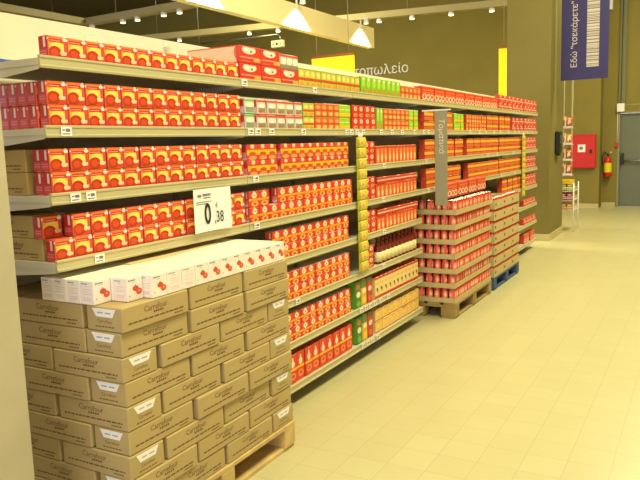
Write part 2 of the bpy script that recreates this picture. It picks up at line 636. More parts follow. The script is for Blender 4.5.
str_front = pmat('striped_pack_front', (206, 54, 20), [
    ('r', 0.0, 0.50, 1.0, 0.80, (244, 172, 30)), ('r', 0.0, 0.60, 1.0, 0.66, (252, 214, 90)),
    ('r', 0.0, 0.10, 1.0, 0.20, (228, 120, 40)), ('r', 0.03, 0.28, 0.97, 0.32, (240, 160, 90))])
wav_front = pmat('wavy_pack_front', (214, 40, 22), [
    ('e', 0.18, 0.30, 0.16, 0.20, (250, 232, 206)), ('e', 0.5, 0.30, 0.16, 0.20, (250, 232, 206)), ('e', 0.82, 0.30, 0.16, 0.20, (250, 232, 206)),
    ('e', 0.18, 0.30, 0.11, 0.13, (216, 76, 28)), ('e', 0.5, 0.30, 0.11, 0.13, (216, 76, 28)), ('e', 0.82, 0.30, 0.11, 0.13, (216, 76, 28)),
    ('r', 0.0, 0.56, 1.0, 0.60, (236, 130, 60)), ('r', 0.06, 0.70, 0.94, 0.80, (236, 110, 50)), ('r', 0.0, 0.92, 1.0, 1.0, (236, 110, 40))])
pink_front = pmat('pink_red_pack_front', (210, 52, 40), [
    ('r', 0.0, 0.4, 1.0, 0.55, (240, 190, 170)), ('r', 0.1, 0.7, 0.4, 0.9, (250, 220, 200)), ('r', 0.55, 0.1, 0.9, 0.3, (236, 140, 110))])
gjuice = pmat('green_juice_front', (38, 118, 34), [
    ('e', 0.5, 0.50, 0.36, 0.11, (244, 236, 206)), ('e', 0.45, 0.78, 0.34, 0.09, (206, 74, 36)), ('e', 0.5, 0.16, 0.34, 0.11, (96, 180, 50))])
yjuice = pmat('yellow_juice_front', (226, 170, 30), [
    ('r', 0.0, 0.68, 1.0, 1.0, (78, 116, 40)), ('e', 0.5, 0.56, 0.34, 0.09, (250, 240, 200)), ('e', 0.5, 0.22, 0.34, 0.13, (246, 206, 60))])
rjuice = pmat('red_juice_front', (190, 34, 26), [
    ('r', 0.0, 0.80, 1.0, 1.0, (70, 90, 40)), ('e', 0.5, 0.56, 0.34, 0.10, (244, 214, 190)), ('e', 0.5, 0.2, 0.34, 0.11, (226, 80, 50))])
def wht(name, tomato):
    L = [('r', 0.10, 0.84, 0.56, 0.885, (150, 152, 178)), ('r', 0.34, 0.76, 0.56, 0.785, (190, 190, 204))]
    if tomato:
        L += [('e', 0.54, 0.50, 0.19, 0.12, (214, 66, 34)), ('e', 0.74, 0.35, 0.19, 0.14, (220, 78, 44)),
              ('e', 0.76, 0.38, 0.07, 0.05, (240, 140, 110)), ('r', 0.5, 0.6, 0.56, 0.66, (90, 130, 60)), ('r', 0.12, 0.2, 0.18, 0.26, (150, 150, 170))]
    else:
        L += [('r', 0.18, 0.62, 0.82, 0.645, (232, 196, 200)), ('r', 0.18, 0.52, 0.82, 0.545, (232, 206, 210)), ('r', 0.18, 0.42, 0.82, 0.445, (232, 196, 200)), ('r', 0.2, 0.14, 0.8, 0.30, (240, 222, 222))]
    return pmat(name, (250, 246, 238), L, 0.5)
white_front = wht('white_pack_front', True)
white_info = wht('white_pack_info', False)
white_top = mat('white_pack_top', (250, 240, 208), 0.5)


def carton(d, wy, h, front, side, top, bev=0.0035):
    """stands with its front at x=0, depth behind, centred in y"""
    return MB().box(-d, 0, -wy / 2, wy / 2, 0, h, side, px=front, nx=front, pz=top, nz=top).mesh('carton', bev)


K = {}
K['tomato'] = (carton(0.054, 0.095, 0.0895, tom_front, tom_side, tom_top), 'tomato_carton', 'red yellow tomato carton', 'carton', 0.0895)
K['onion'] = (carton(0.055, 0.096, 0.0895, oni_front, oni_side, oni_top), 'onion_sauce_carton', 'red onion sauce carton', 'carton', 0.0895)
K['dish'] = (carton(0.055, 0.098, 0.088, din_front, din_side, oni_top), 'dish_sauce_carton', 'red carton with yellow label', 'carton', 0.088)
K['tall'] = (carton(0.07, 0.092, 0.185, tall_front, red_side, tom_top), 'tall_juice_carton', 'tall red tomato juice carton', 'carton', 0.185)
K['grey'] = (carton(0.055, 0.088, 0.083, grey_front, grey_side, red_side), 'white_grey_carton', 'white grey carton with red top', 'carton', 0.083)
K['green'] = (carton(0.055, 0.092, 0.083, grn_front, grey_side, green_side), 'green_top_carton', 'white grey carton with green top', 'carton', 0.083)
K['yellowgreen'] = (carton(0.05, 0.066, 0.118, yg_front, green_side, green_side), 'yellow_carton', 'yellow green carton with red band', 'carton', 0.118)
K['yellowgreen2'] = (carton(0.05, 0.066, 0.083, yg_front, green_side, green_side), 'yellow_carton', 'yellow green carton with red band', 'carton', 0.083)
K['lime'] = (carton(0.05, 0.09, 0.128, lime_front, green_side, green_side), 'lime_green_carton', 'bright green carton', 'carton', 0.128)
K['lime2'] = (carton(0.05, 0.09, 0.085, lime2_front, green_side, green_side), 'lime_yellow_carton', 'lime and yellow carton', 'carton', 0.085)
K['orange'] = (carton(0.05, 0.085, 0.105, ora_front, red_side, red_side), 'orange_carton', 'orange carton', 'carton', 0.105)
K['orange2'] = (carton(0.05, 0.085, 0.085, ora_front, red_side, red_side), 'orange_carton', 'orange carton', 'carton', 0.085)
K['dot'] = (carton(0.055, 0.096, 0.088, dot_front, red_side, tom_top), 'red_carton', 'red carton with white circle', 'carton', 0.088)
K['slim'] = (carton(0.05, 0.06, 0.17, lime_front, green_side, green_side), 'slim_green_carton', 'slim tall green carton', 'carton', 0.17)
K['cream'] = (carton(0.07, 0.08, 0.175, cream_front, cream_side, red_side), 'cream_carton', 'tall cream carton with red base', 'carton', 0.175)
K['fruit'] = (carton(0.06, 0.125, 0.092, fruit_front, cream_side, cream_side), 'cream_fruit_carton', 'cream carton with yellow fruit', 'carton', 0.092)
K['stripe'] = (carton(0.06, 0.242, 0.090, str_front, red_side, tom_top), 'striped_multipack', 'red yellow striped multipack', 'multipack', 0.090)
K['wavy'] = (carton(0.08, 0.30, 0.132, wav_front, red_side, tom_top), 'red_multipack', 'red multipack with white loops', 'multipack', 0.132)
K['pink'] = (carton(0.06, 0.185, 0.088, pink_front, red_side, tom_top), 'pink_red_multipack', 'pink and red multipack', 'multipack', 0.088)
K['flatred'] = (carton(0.10, 0.28, 0.05, pmat('flat_red_front', (206, 40, 24), [('r', 0, 0.42, 1, 0.6, (244, 214, 190))]), red_side, tom_top), 'flat_red_tray', 'flat red tray with white line', 'tray', 0.05)
K['bottlepack'] = (carton(0.06, 0.075, 0.142, bot_front, red_side, tom_top), 'orange_bottle_carton', 'orange carton with white bottle', 'carton', 0.142)
K['bottleshort'] = (carton(0.06, 0.075, 0.112, bot_front, red_side, tom_top), 'orange_bottle_carton', 'orange carton with white bottle', 'carton', 0.112)
for nm, fm, sm in (('gj', gjuice, green_side), ('yj', yjuice, green_side), ('rj', rjuice, red_side)):
    K[nm] = (carton(0.07, 0.088, 0.205, fm, sm, sm, 0.006), 'juice_carton', {'gj': 'tall dark green juice carton', 'yj': 'tall yellow juice carton', 'rj': 'tall red juice carton'}[nm], 'carton', 0.205)

# dark sauce bottle (glass, label, cap)
sauce_m = mat('dark_sauce', (122, 40, 16), 0.25)
cream_label = mat('bottle_label', (240, 222, 160), 0.5)


def add_row(kind, bay, sh, y0, y1, n, rows=1, xf=-0.02, note='', skip=(), jit=0.003, z0=None, back=()):
    me, name, desc, cat, h = K[kind]
    step = (y1 - y0) / n
    grp = '%ss on the %s shelf of the %s bay' % (name.replace('_', ' '), SHELF[sh], BAY[bay])
    for r in range(rows):
        for k in range(n):
            if (r, k) in skip:
                continue
            z = (ZT[sh] if z0 is None else z0) + 0.0006 + r * (h + 0.0008)
            x = xf + random.uniform(-jit, jit * 0.6) - (0.058 if (r, k) in back else 0)
            o = link(name, me, None, (x, y0 + step * (k + 0.5) + random.uniform(-jit, jit) * .5, z), random.uniform(-0.03, 0.03) if jit else 0)
            rw = '' if rows == 1 else (', lower row' if r == 0 else ', upper row')
            tag(o, '%s%s, %s from left%s, %s shelf, %s bay' % (desc, note, nth(k), rw, SHELF[sh], BAY[bay]), cat, grp)


# nearest bay: tomato cartons -------------------------------------------------
add_row('tomato', 0, 0, 1.875, 3.11, 13)
add_row('tomato', 0, 1, 1.85, 3.115, 13, 2)
add_row('tomato', 0, 2, 1.835, 3.115, 13, 2)
add_row('tomato', 0, 3, 1.822, 3.115, 13, 2, back=((1, 0), (1, 9)), skip=((1, 10),))


def deep(sh, ranks, rows=(0, 1)):
    me, name, desc, cat, h = K['tomato']
    for q in range(ranks):
        for r in rows:
            o = link(name, me, None, (-0.022 - 0.0565 * (q + 1), 1.894, ZT[sh] + 0.0006 + r * (h + 0.0008)), random.uniform(-0.02, 0.02))
            tag(o, 'tomato carton at left end of %s shelf, %s row, %s behind front carton' % (SHELF[sh], 'lower' if r == 0 else 'upper', nth(q)),
                'carton', 'side-on tomato cartons at the left end of the %s shelf' % SHELF[sh])


deep(1, 4)
deep(2, 1)

# brown case lying behind the cartons on the third and fourth shelf
SMALLTXT = text_mesh('Carrefour')


def brown_case_mesh(lx, ly, h, small=False):
    """corrugated case, long side along y; brand lettering on the long sides, cut window on the ends"""
    b = MB()
    b.box(-lx / 2, lx / 2, -ly / 2, ly / 2, 0, h, card_m)
    me = b.mesh('carton_body', 0.004)
    return me


def side_print(lx, ly, h, s):
    b = MB()
    x = s * lx / 2
    b.letters(SMALLTXT, face_mx((x, s * (-0.075), h * 0.60), 0.033, (0, s, 0), (0, 0, 1)), card_ink)

    # second word and the long line of small type, too fine to read: short ruled strokes
    def bar(y0, y1, z0, z1):
        xx = x + s * 0.0006
        b.poly([(xx, s * y0, z0), (xx, s * y1, z0), (xx, s * y1, z1), (xx, s * y0, z1)], card_ink)
    for k in range(5):
        bar(-0.022 + k * 0.012, -0.013 + k * 0.012, h * 0.47, h * 0.47 + 0.008)
    y = -ly * 0.42
    while y < ly * 0.40:
        wv = 0.012 + 0.018 * random.random()
        bar(y, min(y + wv, ly * 0.42), h * 0.27, h * 0.27 + 0.006)
        y += wv + 0.005
    for k in range(4):
        bar(ly * 0.26 + k * 0.014, ly * 0.26 + k * 0.014 + 0.011, h * 0.13, h * 0.13 + 0.005)
    return b.mesh('side_print')


def end_print(lx, ly, h, s):
    """small type on an end, under its window"""
    b = MB()
    y = s * ly / 2
    b.letters(SMALLTXT, face_mx((s * 0.038, y, h * 0.34), 0.019, (-s, 0, 0), (0, 0, 1)), card_ink)
    for k in range(6):
        yy = y + s * 0.0006
        a, c = s * (0.05 - k * 0.017), s * (0.05 - k * 0.017 - 0.013)
        b.poly([(a, yy, h * 0.16), (c, yy, h * 0.16), (c, yy, h * 0.21), (a, yy, h * 0.21)], card_ink)
    return b.mesh('end_print')


win_m = mat('window_card_white', (244, 240, 232), 0.6)
win_s = mat('window_print_grey', (176, 174, 190), 0.6)


def case_window(lx, ly, h, s):
    b = MB()
    if True:
        y0, y1 = s * (ly / 2 - 0.001), s * (ly / 2 + 0.0012)
        b.prism([(-0.062, h * 0.92), (0.062, h * 0.92), (0.043, h * 0.58), (-0.043, h * 0.58)], 'y', min(y0, y1), max(y0, y1), win_m)
        for a, c in ((-0.035, -0.005), (0.006, 0.036)):
            ya = s * (ly / 2 + 0.0016)
            q = [(a, ya, h * 0.72), (c, ya, h * 0.72), (c, ya, h * 0.78), (a, ya, h * 0.78)]
            b.poly(q if s < 0 else q[::-1], win_s)
    return b.mesh('display_window')


CL, CW, CH = 0.382, 0.19, 0.0965
body_me = brown_case_mesh(CW, CL, CH)
SIDE = [side_print(CW, CL, CH, q) for q in (1, -1)]
ENDP = [end_print(CW, CL, CH, q) for q in (1, -1)]
WIND = [case_window(CW, CL, CH, q) for q in (1, -1)]


def brown_case(loc, rz, label, group):
    t = thing('brown_carton', label, 'cardboard box', loc, rz, group)
    link('carton_body', body_me, t)
    for q in range(2):
        link('side_print', SIDE[q], t)
        link('end_print', ENDP[q], t)
        w_ = link('display_window', WIND[q], t)
        w_['label'] = 'white window'
    return t


for sh, xr in ((2, -0.148), (3, -0.092)):
    for r in range(2):
        bx = brown_case((xr - 0.165 - (0.048 if sh == 3 and r else 0), 1.915, ZT[sh] + 0.0008 + r * 0.0905), math.radians(90),
                        'brown carton at the left end of the %s shelf, %s of two, behind tomato cartons' % (SHELF[sh], 'lower' if r == 0 else 'upper'),
                        'brown cartons stored on the shelves')
        bx.scale = (0.9, 0.85, 0.93)

# second bay ------------------------------------------------------------------
case_front = pmat('red_case_front', (214, 40, 18), [
    ('e', 0.45, 0.78, 0.32, 0.24, (240, 226, 206)), ('r', 0.0, 0.92, 1.0, 1.0, (214, 40, 18)),
    ('e', 0.3, 0.82, 0.12, 0.12, (250, 246, 240)), ('e', 0.55, 0.70, 0.05, 0.06, (120, 60, 30)),
    ('r', 0.05, 0.32, 0.95, 0.37, (240, 170, 150)), ('r', 0.66, 0.14, 0.98, 0.34, (240, 170, 70)),
    ('r', 0.1, 0.12, 0.5, 0.15, (230, 110, 90))])
case_side = pmat('red_case_side', (238, 206, 168), [
    ('r', 0.0, 0.93, 1.0, 1.0, (206, 60, 40)), ('e', 1.0, 0.6, 0.10, 0.5, (220, 90, 60)), ('r', 0.94, 0.0, 1.0, 1.0, (212, 44, 24))])
multi_front = pmat('grey_multipack_front', (206, 196, 178), [
    ('r', 0.0, 0.8, 1.0, 1.0, (214, 70, 40)), ('e', 0.18, 0.55, 0.15, 0.24, (250, 246, 236)), ('e', 0.5, 0.55, 0.15, 0.24, (250, 246, 236)),
    ('e', 0.82, 0.55, 0.15, 0.24, (250, 246, 236)), ('r', 0, 0.02, 1, 0.3, (124, 130, 104)), ('r', 0.33, 0, 0.35, 1, (170, 120, 100)), ('r', 0.66, 0, 0.68, 1, (170, 120, 100))])
case_me = MB().box(-0.36, 0, -0.10, 0.10, 0, 0.093, case_side, px=case_front, pz=mat('case_top', (232, 186, 150), 0.6)).mesh('case', 0.004)
mult_me = MB().box(-0.12, 0, -0.10, 0.10, 0, 0.088, grey_side, px=multi_front, pz=red_side).mesh('multipack', 0.004)
for r in range(2):
    for k in range(3):
        z = ZT[0] + 0.0008 + r * 0.0942
        loc = (-0.02 + random.uniform(-.004, .002), 3.225 + k * 0.208, z)
        if (r, k) == (1, 2):
            o = link('grey_multipack', mult_me, None, loc, random.uniform(-.02, .02))
            tag(o, 'grey and white multipack with red top, standing on the red cases on the top shelf', 'multipack')
        else:
            o = link('red_display_case', case_me, None, loc, random.uniform(-.015, .015))
            tag(o, 'red display case with white bowl, %s from left in %s layer on the top shelf' % (nth(k), 'lower' if r == 0 else 'upper'), 'case', 'red display cases on the top shelf')
add_row('yellowgreen', 1, 0, 3.745, 4.60, 12)
add_row('lime', 2, 0, 4.62, 5.37, 8)
add_row('orange', 2, 0, 5.38, 5.83, 5)
add_row('green', 1, 1, 3.15, 3.25, 1, 2)
add_row('grey', 1, 1, 3.27, 3.78, 5, 2)
add_row('yellowgreen2', 1, 1, 3.79, 3.92, 2, 2)
add_row('orange2', 1, 1, 3.93, 4.27, 4, 2)
add_row('lime2', 1, 1, 4.275, 4.43, 2, 2)
add_row('dish', 1, 2, 3.16, 3.46, 3, 2, note=' left')
add_row('dish', 1, 2, 3.505, 4.40, 9, 2, note=' right')
add_row('onion', 1, 3, 3.16, 4.44, 13, 2, back=((1, 2),))
for sh in (4, 5, 6):
    add_row('onion', 1, sh, 3.37, 4.37, 10, 2)
add_row('tall', 1, 7, 3.40, 4.38, 10)

# third bay -------------------------------------------------------------------
add_row('dot', 2, 1, 4.47, 4.87, 4, 2)
add_row('slim', 2, 1, 4.88, 5.01, 2)
add_row('orange2', 2, 1, 5.02, 5.54, 6, 2)
add_row('lime2', 2, 1, 5.545, 5.76, 2, 2)
for sh in (2, 3, 4):
    add_row('dot', 2, sh, 4.64, 4.84, 2, 2)
add_row('bottlepack', 2, 2, 4.86, 5.70, 11)
for sh in (3, 4):
    add_row('bottleshort', 2, sh, 4.86, 5.70, 11)
    add_row('flatred', 2, sh, 4.87, 5.72, 3, z0=ZT[sh] + 0.1132, note=' above cartons')


def sauce_bottle():
    t = thing('sauce_bottle', 'x', 'bottle', (0, 0, 0))
    b = MB().lathe([(0.032, 0), (0.034, 0.006), (0.034, 0.018), (0.034, 0.095), (0.033, 0.115), (0.022, 0.145), (0.014, 0.165), (0.013, 0.185)], sauce_m)
    b.obj('bottle_glass', t)
    MB().lathe([(0.0345, 0.018), (0.0345, 0.095)], cream_label).obj('bottle_label', t)
    MB().lathe([(0.0145, 0.183), (0.0145, 0.203)], mat('bottle_cap', (120, 30, 16), 0.4), 12).obj('bottle_cap', t)
    return t


sb = sauce_bottle()
for k in range(10):
    loc = (-0.06, 4.94 + k * 0.083, ZT[5] + 0.0008)
    lab = 'dark red sauce bottle with cream label, %s from left on the sixth shelf' % nth(k)
    if k == 0:
        sb.location = loc
        sb['label'] = lab
        sb['group'] = 'sauce bottles on the sixth shelf'
    else:
        dup(sb, loc, 0, lab, 'sauce bottles on the sixth shelf')
add_row('dot', 2, 5, 4.68, 4.79, 1, 2)
for sh in (6, 7):
    for nm, yc in (('gj', 4.50), ('yj', 4.60), ('rj', 4.70)):
        add_row(nm, 2, sh, yc - 0.05, yc + 0.05, 1)
add_row('cream', 2, 6, 4.79, 5.72, 11)
add_row('fruit', 2, 7, 4.79, 5.72, 7, 2)

# far bays: packs seen at a grazing angle ------------------------------------
add_row('wavy', 3, 0, 5.86, 7.10, 4)
add_row('wavy', 4, 0, 7.12, 8.40, 4)
add_row('pink', 5, 0, 8.46, 9.75, 6, 2)
add_row('pink', 6, 0, 9.79, 10.55, 4, 2)
add_row('stripe', 3, 1, 5.90, 6.70, 3, 2)
add_row('lime2', 3, 1, 6.74, 7.06, 3, 2)
add_row('orange2', 4, 1, 7.14, 7.90, 8, 2)
add_row('stripe', 4, 1, 7.93, 8.42, 2, 2)
add_row('stripe', 5, 1, 8.47, 9.0, 2, 2)
add_row('pink', 5, 1, 9.1, 9.75, 3, 2)
add_row('pink', 6, 1, 9.8, 10.55, 4, 2)
add_row('stripe', 3, 2, 5.90, 7.05, 4, 2)
add_row('stripe', 4, 2, 7.16, 8.42, 5, 2)
add_row('stripe', 5, 2, 8.47, 9.72, 5, 2)
add_row('pink', 6, 2, 9.8, 10.55, 4, 2)
add_row('stripe', 3, 3, 5.95, 6.95, 4, 2)
add_row('stripe', 4, 3, 7.22, 8.42, 5, 2)
add_row('stripe', 5, 3, 8.47, 9.72, 5, 2)
for sh in (3, 4, 5, 6):
    add_row('pink', 6, sh, 9.8, 10.55, 4, 2 if sh < 5 else 1)
add_row('wavy', 6, 7, 9.8, 10.55, 2, 1)
add_row('stripe', 5, 4, 8.6, 9.72, 4, 2)

# ---------------------------------------------------------------- price tags
tag_a = MB()
tag_a.box(0, 0.0014, -0.026, 0.026, 0, 0.036, paper_m)
for (y0, y1, z0, z1) in ((-0.004, 0.018, 0.016, 0.028), (-0.02, -0.008, 0.020, 0.025), (-0.02, 0.016, 0.006, 0.010)):
    tag_a.poly([(0.0018, y0, z0), (0.0018, y1, z0), (0.0018, y1, z1), (0.0018, y0, z1)], grey_ink)
tag_me = tag_a.mesh('price_tag')
TAGS = {0: [3.13, 3.9],
        1: [1.91, 3.17, 3.24, 3.38, 3.74, 4.34, 4.41, 4.50, 4.60, 4.92, 5.13, 5.34, 5.62, 5.84, 5.96, 6.18, 7.22, 7.56, 7.82, 8.16, 8.45, 8.85, 9.15, 9.4, 9.65, 9.9, 10.2],
        2: [1.93, 2.01, 3.2, 4.96, 5.9, 7.9, 8.3, 9.1],
        3: [2.03, 3.19, 4.94, 5.95, 6.10, 6.9, 8.5, 9.2],
        4: [3.46, 4.94], 5: [4.92, 3.6], 6: [4.50, 4.58, 4.66, 4.74, 4.85, 5.0], 7: [4.52, 4.60, 4.68, 4.78, 9.9, 10.1, 10.3]}
for sh, ys in TAGS.items():
    for k, y in enumerate(sorted(ys)):
        o = link('price_tag', tag_me, None, (0.0004, y, ZL[sh] + 0.006))
        tag(o, 'small white price tag, %s from left on the rail of the %s shelf' % (nth(k), SHELF[sh]), 'price tag', 'price tags on the shelf rails')

# large price sign 0,38 euro
ps = thing('price_sign', 'large white price sign reading 0,38 hanging from the third shelf rail', 'price sign', (0.012, 2.775, 1.205))
b = MB()
for k in range(6):
    ya, yb = -0.15 + k * 0.05, -0.15 + (k + 1) * 0.05
    def xo(y):
        return 0.012 * ((y / 0.15) ** 2)
    P = [(xo(ya), ya, 0), (xo(yb), yb, 0), (xo(yb), yb, 0.215), (xo(ya), ya, 0.215)]
    b.poly(P, paper_m)
    b.poly([(x - 0.0012, y, z) for x, y, z in P][::-1], paper_m)
b.obj('sign_card', ps)
b = MB()
b.letters(text_mesh('0', 4, 0, 0.02), Matrix.Translation((0.0045, -0.062, 0.04)) @ Matrix(((0, 0, 0.1, 0), (0.105, 0, 0, 0), (0, 0.145, 0, 0), (0, 0, 0, 1))), ink_m)
b.letters(text_mesh(',38', 4), Matrix.Translation((0.0068, 0.012, 0.040)) @ Matrix(((0, 0, 0.1, 0), (0.066, 0, 0, 0), (0, 0.082, 0, 0), (0, 0, 0, 1))), ink_m)
b.letters(text_mesh('€', 3), Matrix.Translation((0.006, 0.026, 0.114)) @ Matrix(((0, 0, 0.1, 0), (0.034, 0, 0, 0), (0, 0.034, 0, 0), (0, 0, 0, 1))), ink_m)
def sbar(y0, y1, z0, z1, m=grey_ink):
    x = max(xo(y0), xo(y1)) + 0.0012
    b.poly([(x, y0, z0), (x, y1, z0), (x, y1, z1), (x, y0, z1)], m)
sbar(-0.115, -0.085, 0.176, 0.187)
for k in range(5):
    sbar(-0.07 + k * 0.014, -0.07 + k * 0.014 + 0.011, 0.178, 0.190)
    sbar(-0.062 + k * 0.012, -0.062 + k * 0.012 + 0.009, 0.166, 0.172)
for k in range(8):
    sbar(-0.13 + k * 0.017, -0.13 + k * 0.017 + 0.013, 0.148, 0.152)
for k in range(6):
    sbar(-0.13 + k * 0.017, -0.13 + k * 0.017 + 0.013, 0.138, 0.142)
b.obj('printed_lettering', ps)
ps.rotation_euler = (0, 0.0, 0)

# ---------------------------------------------------------------- yellow sachet strips
sach = pmat('yellow_sachet_front', (206, 196, 20), [
    ('r', 0.0, 0.0, 0.22, 1.0, (160, 170, 20)), ('e', 0.52, 0.5, 0.26, 0.30, (240, 200, 110)), ('e', 0.50, 0.46, 0.14, 0.16, (232, 150, 90)),
    ('r', 0.2, 0.86, 0.9, 0.96, (236, 226, 120)), ('r', 0.0, 0.0, 1.0, 0.05, (110, 110, 20))])
sb_ = MB()
sb_.prism([(0.0, 0.0), (0.0, 0.074), (0.004, 0.074), (0.010, 0.05), (0.012, 0.035), (0.010, 0.02), (0.004, 0.0)], 'y', -0.075, 0.075, sach)
_me = sb_.mesh('sachet', fix=True)
_uv = _me.uv_layers[0].data
for p in _me.polygons:
    for li, vi in zip(p.loop_indices, p.vertices):
        v = _me.vertices[vi].co
        _uv[li].uv = ((v.y + 0.075) / 0.15, v.z / 0.074)
for si, (yc, n, lab) in enumerate(((4.535, 13, 'nearer'), (9.62, 11, 'farther'))):
    st = thing('clip_strip', '%s clear clip strip hanging from the second shelf, holding yellow sachets' % lab, 'clip strip', (0.006, yc, 1.69), 0, 'clip strips on the shelf run')
    MB().box(0, 0.002, -0.02, 0.02, -n * 0.0755 - 0.02, -0.022, white_m).obj('strip', st)
    MB().box(-0.0045, 0.006, -0.03, 0.03, -0.022, 0.004, white_m).obj('hook', st)
    for k in range(n):
        o = link('yellow_sachet', _me, None, (0.0085, yc, 1.69 - 0.1 - k * 0.0755))
        tag(o, 'yellow sachet, %s from top on the %s hanging clip strip' % (nth(k), lab), 'sachet', 'yellow sachets on the clip strips')

# ---------------------------------------------------------------- grey aisle flag
fg = thing('aisle_flag', 'narrow grey vertical sign blade sticking out above the pallet of red tins', 'sign', (0.0, 5.80, 0))
MB().box(0.115, 0.228, -0.004, 0.004, 1.06, 1.875, mat('flag_grey', (150, 147, 120), 0.6)).obj('blade', fg, bev=0.002)
b = MB()
b.box(0.002, 0.26, -0.006, 0.006, 1.878, 1.890, white_m)
b.obj('support_bar', fg)
b = MB()
b.letters(text_mesh('Τοματικά', 2, 0.2), face_mx((0.155, -0.0042, 1.815), 0.070, (0, 0, -1), (1, 0, 0), 0.0008), mat('flag_ink', (226, 222, 200), 0.6))
b.obj('lettering', fg)

# ---------------------------------------------------------------- pallets


def pallet(name, label, loc, m, ly=1.2, lx=0.8):
    t = thing(name, label, 'pallet', loc, 0)
    for k in range(3):
        y = -ly / 2 + k * (ly - 0.1) / 2
        for j in range(3):
            x = -lx / 2 + j * (lx - 0.145) / 2
            MB().box(x, x + 0.145, y, y + 0.1 if k != 1 else y + 0.1, 0.022, 0.10, m).obj('block', t, bev=0.002)
    for j in range(3):
        x = -lx / 2 + j * (lx - 0.145) / 2
        MB().box(x + 0.01, x + 0.135, -ly / 2, ly / 2, 0.0, 0.0215, m).obj('bottom_board', t, bev=0.002)
    for k in range(3):
        y = -ly / 2 + k * (ly - 0.1) / 2
        MB().box(-lx / 2, lx / 2, y, y + 0.1, 0.1005, 0.122, m).obj('cross_board', t, bev=0.002)
    for j in range(5):
        x = -lx / 2 + j * (lx - 0.12) / 4
        MB().box(x, x + 0.12, -ly / 2, ly / 2, 0.1225, 0.144, m).obj('deck_board', t, bev=0.002)
    return t


pallet('pale_pallet', 'pale wooden pallet under the stack of brown cartons', (-0.11, 2.444, 0), wood_m)
pallet('weathered_pallet', 'weathered wooden pallet under the stacked trays of red tins', (-0.13, 6.575, 0), wood_dark, 1.2, 0.74)
pallet('blue_pallet', 'blue painted wooden pallet beyond the weathered pallet', (-0.13, 7.85, 0), blue_wood, 1.12, 0.74)

# ---------------------------------------------------------------- stack of brown cartons
X1, Y0S, Z0S = 0.29, 1.844, 0.1445
LAY = 9
PITCH = 0.0985
for L in range(LAY):
    z = Z0S + L * PITCH + 0.0006
    P = []
    if L % 2 == 0 and L < 8:
        # short end, long, long, short end along the aisle side
        P += [(X1 - 0.2, Y0S + 0.098, 90, 'near end'), (X1 - 0.6, Y0S + 0.098, 90, 'near end, further left')]
        P += [(X1 - 0.0985, Y0S + 0.404, 0, 'aisle side, left'), (X1 - 0.0985, Y0S + 0.808, 0, 'aisle side, right')]
        P += [(X1 - 0.2, Y0S + 1.108, 90, 'far end')]
    else:
        P += [(X1 - 0.0985, Y0S + 0.197, 0, 'near corner'), (X1 - 0.0985, Y0S + 0.602, 0, 'aisle side, middle'), (X1 - 0.0985, Y0S + 1.005, 0, 'far corner')]
        P += [(X1 - 0.40, Y0S + 0.098, 90, 'near end, beside corner'), (X1 - 0.70, Y0S + 0.197, 0, 'near end, furthest left')]
    lname = 'bottom' if L == 0 else ('top' if L == LAY - 1 else nth(L) + ' lowest')
    for (x, y, a, where) in P:
        j = random.uniform(-0.012, 0.005)
        brown_case((x + (j if a == 0 else 0.3 * j), y + random.uniform(-0.003, 0.003), z), math.radians(a) + random.uniform(-0.008, 0.008),
                   'brown carton in the big stack, %s layer, %s' % (lname, where), 'brown cartons stacked on the pale pallet')
ZW = Z0S + LAY * PITCH + 0.0006
# white cartons on top
wdx, wdy, wh = 0.073, 0.0895, 0.095
wfront_me = MB().box(-wdx, 0, -wdy / 2 + .0006, wdy / 2 - .0006, 0, wh, white_info, px=white_front, pz=white_top).mesh('white_carton', 0.0025)
wside_me = MB().box(-wdx, 0, -wdy / 2 + .0006, wdy / 2 - .0006, 0, wh, white_info, px=white_info, pz=white_top).mesh('white_carton', 0.0025)
CARR = text_mesh('Carrefour')
wb_ = MB()
wb_.letters(CARR, face_mx((0, -wdy * 0.40, wh * 0.83), 0.0095, (0, 1, 0), (0, 0, 1), 0.0005), mat('white_pack_ink', (130, 134, 170), 0.6))
wtext = wb_.mesh('printed_lettering')
NR = 13
for k in range(NR):
    y = Y0S + 0.046 + k * 0.0903
    xmax = {0: 0.152, 1: 0.236}.get(k, 0.283)
    nc = {0: 4, 1: 5}.get(k, 6)
    for c in range(nc):
        o = link('white_carton', wside_me if (k in (3, 4) or c > 0) else wfront_me, None, (xmax - c * (wdx + 0.0012), y, ZW), random.uniform(-.008, .008))
        if c == 0 and k not in (3, 4):
            link('printed_lettering', wtext, o)
        tag(o, 'white tomato carton on the brown stack, %s from near end, %s' % (nth(k), 'aisle edge' if c == 0 else '%s from aisle' % nth(c)),
            'carton', 'white cartons on top of the brown stack')
b = MB()
b.prism([(-0.16, 2.20), (0.02, 2.18), (0.035, 2.40), (-0.02, 2.86), (-0.16, 2.90)], 'z', ZW + wh + 0.001, ZW + wh + 0.005, card_edge)
tag(b.obj('cardboard_flap', fix=True), 'loose sheet of cardboard lying on the white cartons under the fourth shelf', 'cardboard')

# ---------------------------------------------------------------- trays of red tins
tin_red = pmat('tin_label', (222, 66, 50), [
    ('r', 0.0, 0.0, 1.0, 0.1, (176, 26, 20)), ('e', 0.5, 0.52, 0.36, 0.30, (240, 140, 110)), ('e', 0.5, 0.55, 0.16, 0.12, (250, 214, 190)), ('r', 0.0, 0.88, 1.0, 1.0, (190, 30, 20))], 0.3)
tin_rim = mat('tin_rim', (206, 190, 180), 0.25, 0.8)


def tin_mesh(r, h):
    b = MB()
    b.lathe([(r * 0.97, 0), (r, 0.003), (r, h - 0.003), (r * 0.97, h), (r * 0.93, h), (r * 0.92, h - 0.003)], tin_red, 14,
            mats=[tin_rim, tin_red, tin_rim, tin_rim, tin_rim], vr=(0, h))
    return b.mesh('tin')


tin1 = tin_mesh(0.0315, 0.124)


